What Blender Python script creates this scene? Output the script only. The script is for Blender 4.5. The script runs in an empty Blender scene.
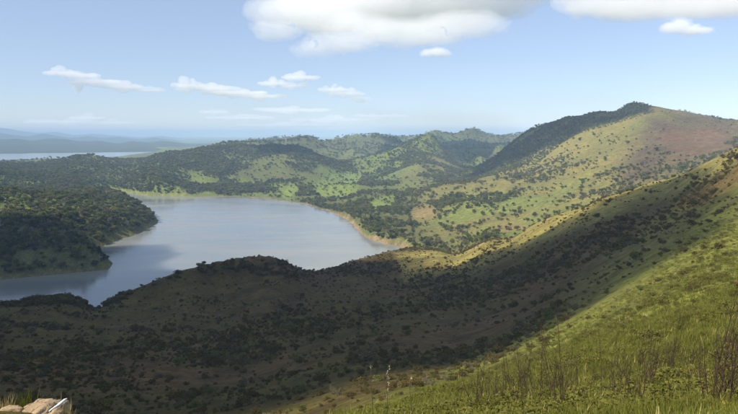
import bpy, bmesh, math, random, time
import numpy as np
from mathutils import Vector, Matrix, noise as mnoise

sc = bpy.context.scene
rng = np.random.default_rng(7)
random.seed(7)

# ------------------------------------------------------------------ camera, sky, sun, exposure
W, H, F = 738.0, 414.0, 614.0          # photograph size and focal length in its pixels
CAM_Z = 200.0                          # eye height above the lake
HORIZON = 134.0                        # row of the level horizon
PITCH = math.atan((H / 2 - HORIZON) / F)
cam_d = bpy.data.cameras.new('camera')
cam = bpy.data.objects.new('camera', cam_d)
sc.collection.objects.link(cam)
cam.location = (0, 0, CAM_Z)
cam.rotation_euler = (math.pi / 2 - PITCH, 0, 0)
cam_d.sensor_width = 36.0
cam_d.lens = 36.0 * F / W
cam_d.clip_start = 0.1
cam_d.clip_end = 200000.0
sc.camera = cam

SUN_EL = math.radians(44)
SUN_AZ = math.radians(236)             # compass bearing of the sun (0 = +Y, clockwise): behind, to the left
SUN = Vector((math.sin(SUN_AZ) * math.cos(SUN_EL), math.cos(SUN_AZ) * math.cos(SUN_EL), math.sin(SUN_EL)))

world = bpy.data.worlds.new('World')
sc.world = world
world.use_nodes = True
wn, wl = world.node_tree.nodes, world.node_tree.links
for n in list(wn):
    wn.remove(n)
sky = wn.new('ShaderNodeTexSky')
sky.sky_type = 'NISHITA'
sky.sun_disc = False
sky.sun_elevation = SUN_EL
sky.sun_rotation = SUN_AZ
sky.altitude = 1500
sky.air_density = 1.0
sky.dust_density = 0.25
sky.ozone_density = 2.0
bg = wn.new('ShaderNodeBackground')
bg.inputs['Strength'].default_value = 0.12
wo = wn.new('ShaderNodeOutputWorld')
sky_mix = wn.new('ShaderNodeMix')           # even pale blue mixed into the whole sky to flatten its gradient
sky_mix.data_type = 'RGBA'
sky_mix.inputs[0].default_value = 0.58
sky_mix.inputs[7].default_value = (2.35, 2.80, 3.85, 1)
wl.new(sky.outputs[0], sky_mix.inputs[6])
wl.new(sky_mix.outputs[2], bg.inputs[0])
wl.new(bg.outputs[0], wo.inputs[0])

sun_d = bpy.data.lights.new('sun', 'SUN')
sun_d.energy = 4.5
sun_d.angle = math.radians(0.55)
sun_d.color = (1.0, 0.94, 0.85)
sun = bpy.data.objects.new('sun', sun_d)
sc.collection.objects.link(sun)
sun.rotation_euler = SUN.to_track_quat('Z', 'Y').to_euler()
sun.location = (-300, -300, 900)

vs = sc.view_settings
vs.view_transform = 'Standard'
vs.look = 'None'
vs.gamma = 1.0
vs.exposure = 0.65
vs.use_curve_mapping = False
cy = sc.cycles
cy.max_bounces = 24
cy.diffuse_bounces = 3
cy.glossy_bounces = 3
cy.transmission_bounces = 4
cy.volume_bounces = 16
cy.transparent_max_bounces = 16
cy.volume_max_steps = 256
cy.use_denoising = True

# ------------------------------------------------------------------ helpers
def mesh_from(name, v, f, mat=None, smooth=False):
    me = bpy.data.meshes.new(name)
    v = np.asarray(v, np.float32)
    f = np.asarray(f, np.int32)
    me.vertices.add(len(v))
    me.vertices.foreach_set('co', v.ravel())
    k = f.shape[1]
    me.loops.add(f.size)
    me.loops.foreach_set('vertex_index', f.ravel())
    me.polygons.add(len(f))
    me.polygons.foreach_set('loop_start', np.arange(0, f.size, k, dtype=np.int32))
    me.polygons.foreach_set('loop_total', np.full(len(f), k, np.int32))
    if smooth:
        me.polygons.foreach_set('use_smooth', np.ones(len(f), bool))
    me.update(calc_edges=True)
    if mat:
        me.materials.append(mat)
    return me

def link(name, data, parent=None, loc=None):
    o = bpy.data.objects.new(name, data)
    sc.collection.objects.link(o)
    if parent is not None:
        o.parent = parent
    if loc is not None:
        o.location = loc
    return o

def tag(o, label=None, cat=None, group=None, kind=None):
    if label: o['label'] = label
    if cat: o['category'] = cat
    if group: o['group'] = group
    if kind: o['kind'] = kind
    return o

def hash2(ix, iy, seed):
    h = (ix.astype(np.int64) * 374761393 + iy.astype(np.int64) * 668265263 + seed * 974634777) & 0x7fffffff
    h = ((h ^ (h >> 13)) * 1274126177) & 0x7fffffff
    h = (h ^ (h >> 16)) & 0xffff
    return h / 65535.0

def vnoise(x, y, seed=0):
    ix, iy = np.floor(x), np.floor(y)
    fx, fy = x - ix, y - iy
    fx = fx * fx * fx * (fx * (fx * 6 - 15) + 10)
    fy = fy * fy * fy * (fy * (fy * 6 - 15) + 10)
    a = hash2(ix, iy, seed); b = hash2(ix + 1, iy, seed)
    c = hash2(ix, iy + 1, seed); d = hash2(ix + 1, iy + 1, seed)
    return ((a * (1 - fx) + b * fx) * (1 - fy) + (c * (1 - fx) + d * fx) * fy) * 2 - 1

def fbm(x, y, wl_, octv=4, seed=0):
    s = 0; a = 1.0; t = 0
    for k in range(octv):
        s = s + a * vnoise(x / wl_ + 17.3 * k, y / wl_ - 9.1 * k, seed + k); t += a
        a *= 0.5; wl_ *= 0.5
    return s / t

def sstep(a, b, x):
    t = np.clip((x - a) / (b - a), 0, 1)
    return t * t * (3 - 2 * t)

CP, SP = math.cos(PITCH), math.sin(PITCH)
def pix_dir(u, v):
    """direction of a pixel of the photograph; y component 1"""
    a = (u - W / 2) / F
    b = (H / 2 - v) / F
    d = np.array([a, CP + b * SP, -SP + b * CP])
    return d / d[1]
def at(u, v, D):
    """the point at plan distance D (radius) on the pixel's ray"""
    d = pix_dir(u, v)
    r = math.hypot(d[0], d[1])
    return np.array([d[0] * D / r, d[1] * D / r, CAM_Z + d[2] * D / r])
def on_level(u, v, z=0.0):
    d = pix_dir(u, v)
    t = (z - CAM_Z) / d[2]
    return np.array([d[0] * t, d[1] * t, z])
def project(x, y, z):
    zz = z - CAM_Z
    depth = y * CP - zz * SP
    up = y * SP + zz * CP
    depth = np.where(np.abs(depth) < 1e-3, 1e-3, depth)
    return W / 2 + F * x / depth, H / 2 - F * up / depth, depth

def in_poly(px, py, poly):
    poly = np.asarray(poly, float)
    ins = np.zeros(np.shape(px), bool)
    n = len(poly)
    for i in range(n):
        x0, y0 = poly[i]; x1, y1 = poly[(i + 1) % n]
        if y0 == y1: continue
        c = ((y0 > py) != (y1 > py)) & (px < (x1 - x0) * (py - y0) / (y1 - y0) + x0)
        ins ^= c
    return ins
def poly_dist(px, py, poly):
    """signed distance, positive outside"""
    poly = np.asarray(poly, float)
    best = np.full(np.shape(px), 1e18)
    n = len(poly)
    for i in range(n):
        a = poly[i]; b = poly[(i + 1) % n]
        d = b - a
        L = max(d @ d, 1e-9)
        t = np.clip(((px - a[0]) * d[0] + (py - a[1]) * d[1]) / L, 0, 1)
        best = np.minimum(best, (px - a[0] - t * d[0]) ** 2 + (py - a[1] - t * d[1]) ** 2)
    s = np.sqrt(best)
    return np.where(in_poly(px, py, poly), -s, s)

# ------------------------------------------------------------------ materials
def new_mat(name):
    m = bpy.data.materials.new(name)
    m.use_nodes = True
    nt = m.node_tree
    for n in list(nt.nodes):
        nt.nodes.remove(n)
    return m, nt
def N(nt, t, **kw):
    n = nt.nodes.new(t)
    for k, v in kw.items():
        setattr(n, k, v)
    return n
def S(nt, sock, val):
    if isinstance(val, bpy.types.NodeSocket):
        nt.links.new(val, sock)
    else:
        if sock.type == 'RGBA' and len(val) == 3:
            val = (*val, 1)
        sock.default_value = val
def mix(nt, fac, a, b, blend='MIX'):
    n = N(nt, 'ShaderNodeMix', data_type='RGBA', blend_type=blend)
    S(nt, n.inputs[0], fac); S(nt, n.inputs[6], a); S(nt, n.inputs[7], b)
    return n.outputs[2]
def noise_n(nt, co, scale, detail=4, rough=0.55):
    n = N(nt, 'ShaderNodeTexNoise')
    S(nt, n.inputs['Scale'], scale); S(nt, n.inputs['Detail'], detail); S(nt, n.inputs['Roughness'], rough)
    if co is not None: nt.links.new(co, n.inputs['Vector'])
    return n.outputs['Fac']
def ramp(nt, fac, a, b, lo=0.0, hi=1.0):
    n = N(nt, 'ShaderNodeMapRange')
    n.clamp = True
    S(nt, n.inputs[0], fac); S(nt, n.inputs[1], a); S(nt, n.inputs[2], b); S(nt, n.inputs[3], lo); S(nt, n.inputs[4], hi)
    return n.outputs[0]
def attr(nt, name, out='Fac'):
    n = N(nt, 'ShaderNodeAttribute', attribute_name=name)
    return n.outputs[out]
def princ(nt, col, rough=0.9, spec=0.1, normal=None):
    p = N(nt, 'ShaderNodeBsdfPrincipled')
    S(nt, p.inputs['Base Color'], col); S(nt, p.inputs['Roughness'], rough)
    S(nt, p.inputs['Specular IOR Level'], spec)
    if normal is not None: nt.links.new(normal, p.inputs['Normal'])
    o = N(nt, 'ShaderNodeOutputMaterial')
    nt.links.new(p.outputs[0], o.inputs[0])
    return p

# land: albedo from world-space cover weights (grass, soil, red soil, bank) and fine grain from noise
def land_material():
    m, nt = new_mat('land')
    g = N(nt, 'ShaderNodeNewGeometry')
    pos = g.outputs['Position']
    n1 = noise_n(nt, pos, 0.011, 6, 0.6)
    n2 = noise_n(nt, pos, 0.09, 5, 0.65)
    n3 = noise_n(nt, pos, 0.9, 5, 0.7)
    n4 = noise_n(nt, pos, 7.0, 4, 0.7)
    cov = attr(nt, 'cover', 'Color')
    v1 = mix(nt, ramp(nt, n2, 0.3, 0.7), (0.62, 0.60, 0.60), (1.32, 1.34, 1.30))
    v2 = mix(nt, ramp(nt, n3, 0.3, 0.7), (0.70, 0.70, 0.68), (1.25, 1.25, 1.25))
    v3 = mix(nt, ramp(nt, n4, 0.3, 0.7), (0.72, 0.72, 0.70), (1.25, 1.25, 1.25))
    n5 = noise_n(nt, pos, 0.33, 5, 0.7)
    v5 = mix(nt, ramp(nt, n5, 0.32, 0.66), (0.62, 0.64, 0.62), (1.38, 1.34, 1.30))
    c = mix(nt, 1.0, cov, v1, 'MULTIPLY')
    c = mix(nt, 1.0, c, v5, 'MULTIPLY')
    c = mix(nt, 1.0, c, v2, 'MULTIPLY')
    c = mix(nt, 1.0, c, v3, 'MULTIPLY')
    b = N(nt, 'ShaderNodeBump')
    b.inputs['Strength'].default_value = 0.6
    b.inputs['Distance'].default_value = 0.5
    nt.links.new(n3, b.inputs['Height'])
    princ(nt, c, 0.95, 0.05, b.outputs[0])
    return m
LAND = land_material()

def foliage_material(name, a, b, transl=0.2, grain=0.6):
    m, nt = new_mat(name)
    oi = N(nt, 'ShaderNodeObjectInfo')
    g = N(nt, 'ShaderNodeNewGeometry')
    n = noise_n(nt, g.outputs['Position'], grain, 3, 0.6)
    c = mix(nt, oi.outputs['Random'], a, b)
    v = mix(nt, ramp(nt, n, 0.3, 0.7), (0.65, 0.65, 0.6), (1.4, 1.4, 1.3))
    c = mix(nt, 1.0, c, v, 'MULTIPLY')
    d = N(nt, 'ShaderNodeBsdfDiffuse'); nt.links.new(c, d.inputs[0])
    t = N(nt, 'ShaderNodeBsdfTranslucent'); nt.links.new(c, t.inputs[0])
    mx = N(nt, 'ShaderNodeMixShader'); mx.inputs[0].default_value = transl
    nt.links.new(d.outputs[0], mx.inputs[1]); nt.links.new(t.outputs[0], mx.inputs[2])
    o = N(nt, 'ShaderNodeOutputMaterial'); nt.links.new(mx.outputs[0], o.inputs[0])
    return m
FOL_OAK = foliage_material('oak_leaves', (0.078, 0.104, 0.026), (0.175, 0.182, 0.050), 0.35)
FOL_DARK = foliage_material('dark_leaves', (0.045, 0.062, 0.024), (0.092, 0.106, 0.036), 0.3)
FOL_GREY = foliage_material('grey_brown_leaves', (0.115, 0.098, 0.060), (0.185, 0.155, 0.085), 0.3)
FOL_SHRUB = foliage_material('chaparral_leaves', (0.092, 0.076, 0.024), (0.145, 0.106, 0.036), 0.35)
FOL_OLIVE = foliage_material('olive_leaves', (0.115, 0.115, 0.026), (0.155, 0.140, 0.036), 0.3)
FOL_GRASS = foliage_material('grass_blades', (0.125, 0.135, 0.025), (0.165, 0.162, 0.035), 0.38)
FOL_DRY = foliage_material('dry_grass_blades', (0.30, 0.24, 0.09), (0.38, 0.30, 0.13), 0.3)

def bark_material(name, a, b):
    m, nt = new_mat(name)
    g = N(nt, 'ShaderNodeNewGeometry')
    n = noise_n(nt, g.outputs['Position'], 14.0, 4, 0.6)
    princ(nt, mix(nt, n, a, b), 0.9, 0.1)
    return m
BARK = bark_material('bark', (0.05, 0.038, 0.028), (0.11, 0.09, 0.07))
TWIG = bark_material('twig', (0.030, 0.021, 0.012), (0.085, 0.058, 0.034))
SNAG = bark_material('dead_bark', (0.24, 0.22, 0.20), (0.36, 0.33, 0.30))
PALE = bark_material('bleached_wood', (0.62, 0.60, 0.55), (0.82, 0.80, 0.76))

# ------------------------------------------------------------------ terrain: control points (pixel column, row, plan distance)
LAKE_PX = [(412, 251), (405, 247), (385, 243), (370, 238), (355, 229), (348, 219), (330, 211), (300, 203), (265, 198),
           (230, 196.5), (190, 197), (165, 196), (148, 196), (120, 190.8), (92, 190.3), (80, 191.5), (95, 193.5), (122, 198), (128, 204), (140, 208), (152, 213), (158, 221),
           (152, 228), (140, 234), (118, 240), (102, 247), (97, 251), (110, 257), (114, 264), (108, 269), (60, 274),
           (0, 279), (-150, 290)]
LAKE = [on_level(u, v)[:2] for u, v in LAKE_PX]
for u, D in ((-150, 660), (-60, 670), (0, 665), (60, 672), (92, 680), (140, 700), (200, 740), (260, 770), (307, 790), (360, 880), (400, 965), (425, 1030)):
    LAKE.append(at(u, 250, D)[:2])
FAR_PX = [(-160, 150.5), (-60, 150.5), (10, 150.6), (40, 150.8), (62, 151.4), (100, 150.3), (125, 150.0), (150, 150.0), (172, 151.2), (160, 153.6), (135, 155.5), (110, 157), (60, 158.5), (20, 160), (-60, 161), (-160, 161)]
FARL = [on_level(u, v)[:2] for u, v in FAR_PX]

CTRL = [
 # ground about the viewer
 (-60, 520, 2.2), (180, 520, 2.4), (369, 520, 2.6), (560, 520, 2.6), (800, 520, 2.6),
 (-60, 418, 4.6), (40, 416, 4.8), (150, 440, 5.5), (260, 440, 6.5), (340, 432, 9), (420, 416, 18), (500, 413, 15), (600, 412, 12), (738, 412, 10), (850, 412, 10),
 # shaded slope falling to the left
 (-60, 414, 160), (0, 414, 165), (150, 414, 175), (230, 414, 150), (300, 414, 112), (350, 414, 70),
 (-60, 375, 270), (0, 375, 275), (150, 378, 265), (300, 378, 205), (370, 385, 120), (400, 395, 70),
 (-60, 338, 420), (0, 338, 420), (150, 340, 400), (300, 340, 330), (400, 345, 240),
 (0, 318, 520), (70, 320, 510), (110, 322, 500), (150, 312, 540), (225, 300, 540), (300, 300, 520), (350, 300, 480),
 # hill crests above the near shore
 (-60, 312, 590), (0, 303, 600), (20, 300, 605), (45, 295.5, 610), (68, 295, 615), (86, 303, 630), (95, 311, 645),
 (105, 302, 640), (130, 289, 630), (150, 279, 628), (175, 271, 625), (200, 267, 622), (225, 267, 620), (250, 267, 620), (275, 269, 615), (295, 278, 615), (300, 283, 640),
 (320, 279, 690), (340, 272, 715), (370, 263, 760), (400, 256, 800), (440, 251, 815), (490, 240, 780), (530, 226, 740),
 (560, 214, 700), (600, 200, 640), (650, 183, 580), (700, 166, 520), (738, 147, 470), (800, 115, 430),
 (450, 300, 430), (450, 350, 220), (480, 372, 110), (450, 400, 40),
 (400, 275, 690), (450, 268, 680), (500, 258, 620),
 (550, 250, 500), (550, 300, 280), (550, 345, 110), (540, 380, 40),
 (650, 210, 460), (650, 250, 250), (650, 300, 110), (650, 350, 42), (650, 380, 22),
 (738, 190, 330), (738, 225, 210), (738, 250, 150), (738, 300, 62), (738, 350, 26),
 (850, 190, 260), (850, 250, 120), (850, 300, 55), (850, 350, 24),
 # ground falling away behind the near ridge
 (450, 256, 900), (520, 240, 850), (600, 212, 800), (650, 196, 760), (700, 185, 700), (760, 165, 650),
 # lower flank of the mountain and its foot
 (430, 236, 1150), (480, 228, 1100), (540, 215, 1080), (600, 200, 1060), (660, 186, 1040), (740, 170, 1000),
 (450, 205, 1420), (480, 208, 1310), (530, 190, 1400), (560, 180, 1450), (620, 165, 1450), (680, 150, 1450), (740, 143, 1400),
 (440, 185, 1850), (500, 175, 1850), (540, 160, 1950), (590, 142, 1800), (620, 128, 1850), (640, 117, 1900), (652, 113.5, 1920), (668, 113.5, 1900), (684, 115.5, 1880), (696, 118, 1840), (710, 121, 1800), (722, 124.5, 1800), (738, 125, 1780), (850, 130, 1750),
 (660, 138, 1620), (690, 135, 1640),
 (629, 104, 2210), (616, 112, 2230), (608, 113, 2250), (596, 113, 2250), (580, 116, 2290), (568, 118, 2300), (545, 130, 2350), (520, 145, 2450), (500, 157, 2500),
 (640, 118, 2700), (740, 128, 2700), (560, 140, 2900),
 # headland on the left
 (-60, 262, 960), (0, 262, 980), (60, 262, 960), (0, 240, 1080), (50, 240, 1060), (90, 252, 960), (0, 215, 1270), (50, 215, 1260), (100, 220, 1260), (135, 222, 1300),
 (-60, 192, 1520), (0, 193, 1540), (60, 196, 1560), (105, 202, 1520), (135, 207, 1500), (150, 215, 1430),
 (-60, 190, 2050), (0, 191, 2040), (50, 191, 2050), (80, 187, 2300), (120, 187, 2300),
 # wooded hills behind the headland and across the water
 (-60, 170, 2700), (0, 169, 2800), (50, 171, 2850), (100, 166, 2900), (150, 172, 2500), (170, 178, 2350),
 (-60, 164, 3200), (0, 164, 3200), (50, 163, 3300), (78, 157, 3250), (100, 157, 3300), (122, 162, 3250), (145, 162, 3200),
 (165, 158, 3100), (180, 155, 3000), (200, 150, 3050), (215, 148.5, 3050), (240, 152, 3000), (258, 148.5, 3050), (275, 147.5, 3150), (300, 151, 3100), (320, 157, 3000),
 (215, 170, 2550), (250, 172, 2500), (190, 185, 2250), (230, 187, 2200), (265, 188, 2150),
 (300, 180, 2300), (345, 185, 2080), (300, 192, 2000), (350, 200, 1750), (390, 205, 1550), (400, 228, 1250), (385, 215, 1400),
 (345, 168, 2700), (390, 172, 2600), (420, 160, 3200), (470, 160, 3200), (400, 190, 1900),
 # the farther hills
 (180, 165, 4200), (100, 163, 4400), (0, 166, 4400), (285, 144, 4300), (300, 142, 4300), (310, 141, 4300), (325, 143.5, 4350), (343, 139, 4450), (352, 137, 4500), (365, 135, 4500), (380, 137, 4500), (394, 142.5, 4500), (405, 144, 4400),
 (350, 152, 3700), (420, 150, 4000), (480, 150, 4000),
 (406, 143, 5800), (421, 135, 6000), (434, 134.5, 6000), (449, 138, 6000), (464, 132, 6000), (482, 132, 6000), (498, 136, 6000), (512, 134.5, 6000), (525, 137.5, 5900), (538, 132.5, 6000), (600, 132, 6000), (740, 132, 6000),
 (240, 150, 5600), (0, 163, 5000), (150, 158, 5000),
 (0, 150.3, 7600), (150, 148.5, 7600), (300, 146, 7600), (450, 145, 8000), (600, 145, 8000), (740, 145, 8000), (-100, 150.3, 7600),
]
BUMPS = [(*at(u, 120, D)[:2], h, r) for u, D, h, r in ((629, 2210, 24, 30), (600, 2260, 6, 50), (572, 2300, 6, 60), (365, 4500, 22, 110), (340, 4420, 12, 120), (215, 3050, 14, 90), (275, 3150, 12, 90), (432, 6000, 18, 150), (462, 6000, 16, 140), (484, 6000, 20, 160), (540, 6000, 16, 120))]
def relief(x, y, lam_min=0.0, lam_max=1e9):
    """spurs, gullies and hummocks on top of the fitted land"""
    D = np.hypot(x, y) + 1e-6
    az = np.arctan2(x, y)
    z = np.zeros_like(D)
    mtn = sstep(1000, 1250, D) * (1 - sstep(2500, 2900, D)) * sstep(0.05, 0.14, az)
    for k, lam in enumerate((900, 450, 220, 110, 55, 27, 13, 6, 3, 1.5, 0.7)):
        if not (lam_min <= lam <= lam_max): continue
        amp = 0.030 * lam if lam >= 100 else 0.026 * lam
        if lam < 10: amp = 0.022 * lam
        if 20 < lam < 300: amp = amp * (1 + 0.7 * sstep(900, 1300, D) + (1.0 if lam < 200 else 0.3) * mtn)
        msk = sstep(0.7 * lam, 2.6 * lam, D) * (1 - sstep(60 * lam, 130 * lam, D))
        n = vnoise(x / lam + 31.7 * k, y / lam + 11.9 * k, 40 + k)
        if 20 < lam < 500:
            n = 0.45 * n - 0.55 * (0.5 - 1.6 * np.abs(vnoise(x / lam * 0.8 - 5.5 * k, y / lam * 0.8 + 3.3, 90 + k)))
        z = z + amp * msk * n
    if lam_max > 700:
        ux = x * 0.8 + y * 0.6; uy = (y * 0.8 - x * 0.6) * 1.5
        rid = (1 - 2.2 * np.abs(vnoise(ux / 750, uy / 750, 61))) + 0.5 * (1 - 2.2 * np.abs(vnoise(ux / 330 + 3.3, uy / 330, 62)))
        z = z + 62 * rid * (0.12 + 0.88 * sstep(-0.30, -0.12, az)) * sstep(2300, 2900, D) * (1 - sstep(6800, 7600, D)) * (1 - sstep(0.28, 0.34, az))
        for (bx, by, bh, br) in BUMPS:
            z = z + bh * np.exp(-((x - bx) ** 2 + (y - by) ** 2) / (2 * br * br))
    return z
AZ_LIM = 0.66
def rbf_setup():
    P = np.array([at(u, v, D) for u, v, D in CTRL])
    P[:, 2] -= relief(P[:, 0], P[:, 1], 100)            # the control heights are those of the finished land
    D = np.hypot(P[:, 0], P[:, 1])
    az = np.arctan2(P[:, 0], P[:, 1])
    g = (P[:, 2] - CAM_Z) / (D + 12.0)
    X = np.stack([az * 5.0, np.log(D)], 1)
    n = len(X)
    def ker(r2):
        return 0.5 * r2 * np.log(r2 + 1e-12)
    r2 = ((X[:, None] - X[None]) ** 2).sum(-1)
    A = np.zeros((n + 3, n + 3))
    A[:n, :n] = ker(r2) + np.eye(n) * 0.0004
    A[:n, n] = 1; A[:n, n + 1:] = X
    A[n, :n] = 1; A[n + 1:, :n] = X.T
    w = np.linalg.solve(A, np.concatenate([g, [0, 0, 0]]))
    def ev(az, D):
        q = np.stack([np.clip(az, -AZ_LIM, AZ_LIM).ravel() * 5.0, np.log(np.clip(D, 1.5, 9000)).ravel()], 1)
        out = np.empty(len(q))
        for i in range(0, len(q), 20000):
            s = q[i:i + 20000]
            r2 = ((s[:, None] - X[None]) ** 2).sum(-1)
            out[i:i + 20000] = ker(r2) @ w[:n] + w[n] + s @ w[n + 1:]
        return out.reshape(np.shape(az)) * (D + 12.0) + CAM_Z
    return ev
RBF = rbf_setup()

def height(x, y, info=False):
    x = np.asarray(x, float); y = np.asarray(y, float)
    D = np.hypot(x, y) + 1e-6
    az = np.arctan2(x, y)
    z = RBF(az, D)
    # behind the viewer the two sides join into a rounded hill
    back = sstep(0.9, 2.2, np.abs(az))
    z = z * (1 - back) + (198.4 - 0.16 * np.minimum(D, 700)) * back
    z = np.where(D < 2.0, 198.3, z)
    z = z + relief(x, y)
    far = sstep(8200, 11000, D)
    z = z * (1 - far) + (30 + 20 * fbm(x, y, 3000, 3, 5)) * far
    ds = poly_dist(x, y, LAKE)
    ds2 = poly_dist(x, y, FARL)
    wob = 9 * fbm(x, y, 70, 3, 77)
    d = np.minimum(ds + wob, ds2 + 1.5 * wob)
    zo = np.maximum(z, 0.4 + 0.05 * np.minimum(d, 80))
    zo = np.minimum(zo, 1.0 + 0.75 * np.maximum(d, 0) + 1000 * (d > 400))
    zi = -1.0 - 0.12 * np.minimum(-d, 150)
    z = np.where(d > 0, zo, zi)
    if info:
        return z, d, ds, ds2, D, az
    return z

# ------------------------------------------------------------------ ground cover (albedo by place, with a sunlit strip and patch painted in)
GREEN_FIELDS = [[(322, 178), (345, 172), (362, 176), (360, 192), (345, 199), (322, 197), (312, 190)],
                [(278, 186), (292, 183), (300, 190), (290, 200), (280, 198)],
                [(370, 203), (384, 196), (396, 198), (392, 208), (374, 210)]]
TAN_FIELDS = [[(410, 212), (420, 205), (434, 206), (438, 214), (430, 220), (414, 220)],
              [(496, 226), (515, 222), (530, 228), (520, 240), (500, 240)]]
RED_SLOPE = [(648, 114), (690, 108), (738, 116), (790, 118), (790, 165), (712, 158), (690, 166), (660, 182), (628, 190), (616, 172), (636, 140)]
RED_SCAR = [(660, 138), (680, 130), (712, 128), (736, 136), (716, 152), (690, 156), (668, 152)]
def soft_poly(u, v, poly, w):
    return 1 - sstep(-w, w, poly_dist(u, v, poly))

def cover(x, y, z, d, D):
    u, v, dep = project(x, y, z)
    u = np.where(y > 1, u, np.where(x < 0, -300, 1000)); v = np.where(y > 1, v, 300)
    n_big = fbm(x, y, 420, 4, 301)
    n_mid = fbm(x, y, 130, 4, 302)
    n_sml = fbm(x, y, 35, 4, 303)
    def L(a, b, t):
        return a + (np.asarray(b) - a) * t[:, None]
    straw = np.array([0.200, 0.168, 0.050]); green = np.array([0.138, 0.178, 0.040]); olive = np.array([0.105, 0.110, 0.038])
    brown = np.array([0.112, 0.070, 0.026]); red = np.array([0.086, 0.058, 0.042]); scar = np.array([0.135, 0.078, 0.044])
    bank = np.array([0.25, 0.175, 0.10]); field = np.array([0.165, 0.210, 0.048]); tan = np.array([0.22, 0.16, 0.065])
    n = len(x)
    c = np.tile(olive, (n, 1))
    c = L(c, green, sstep(-0.25, 0.35, n_big) * 0.7)
    # far side: olive-green pasture between the trees
    right = sstep(380, 470, u) * sstep(950, 1100, D) * (1 - sstep(2600, 3200, D))
    c = L(c, straw, right * (0.55 + 0.45 * sstep(-0.3, 0.3, n_mid)))
    c = L(c, green, right * sstep(0.0, 0.4, fbm(x, y, 260, 3, 310)) * 0.55)
    far = (D > 1000)
    c = L(c, red, soft_poly(u, v, RED_SLOPE, 9 + 8) * far * (0.75 + 0.25 * sstep(-.3, .3, n_sml)))
    c = L(c, scar, soft_poly(u + 4 * n_mid, v + 3 * n_sml, RED_SCAR, 11) * far * (0.55 + 0.45 * sstep(-.4, .3, n_sml)))
    for p in GREEN_FIELDS: c = L(c, field, soft_poly(u + 5 * n_mid, v + 3 * n_sml, p, 3) * far * (0.75 + 0.25 * sstep(-.4, .3, n_sml)))
    for p in TAN_FIELDS: c = L(c, tan, soft_poly(u + 4 * n_mid, v + 3 * n_sml, p, 3) * far * (0.7 + 0.3 * sstep(-.4, .3, n_sml)))
    # near slope: brown chaparral soil, straw grass along the crest painted brighter as a sunlit strip, green grass round the viewer
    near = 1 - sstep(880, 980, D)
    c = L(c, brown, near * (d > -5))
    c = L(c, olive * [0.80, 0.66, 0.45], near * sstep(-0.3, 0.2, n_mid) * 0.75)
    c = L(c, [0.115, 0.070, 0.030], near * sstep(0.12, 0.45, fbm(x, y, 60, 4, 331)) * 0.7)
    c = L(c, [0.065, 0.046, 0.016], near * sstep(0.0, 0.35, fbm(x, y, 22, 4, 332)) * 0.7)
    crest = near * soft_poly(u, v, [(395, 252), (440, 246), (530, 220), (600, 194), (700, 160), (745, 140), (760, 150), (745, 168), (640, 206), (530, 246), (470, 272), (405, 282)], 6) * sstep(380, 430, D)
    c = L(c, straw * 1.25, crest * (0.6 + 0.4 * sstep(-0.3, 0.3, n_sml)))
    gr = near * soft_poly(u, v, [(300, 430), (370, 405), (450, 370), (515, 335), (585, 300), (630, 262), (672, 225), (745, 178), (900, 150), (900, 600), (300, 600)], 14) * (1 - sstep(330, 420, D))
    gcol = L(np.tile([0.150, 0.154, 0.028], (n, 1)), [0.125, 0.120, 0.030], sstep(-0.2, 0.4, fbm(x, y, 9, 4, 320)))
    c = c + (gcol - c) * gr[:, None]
    lit_patch = near * soft_poly(u, v, [(560, 300), (640, 220), (690, 195), (670, 260), (600, 310)], 12) * sstep(200, 260, D)  # lightly sunlit patch, painted into the ground colour
    c = L(c, [0.13, 0.12, 0.035], lit_patch * 0.8)
    # bare bank at the water line
    wb = (d < 22) & (D > 900)
    bnk = (1 - sstep(1.5, 7, d + 8 * n_sml)) * sstep(120, 170, u) * sstep(-0.35, 0.25, n_mid + 0.5 * sstep(270, 330, u)) * wb
    bnk = np.maximum(bnk, (1 - sstep(1, 5, d)) * 0.35 * wb)
    c = L(c, bank, bnk)
    return np.clip(c, 0.01, 0.9)

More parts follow.
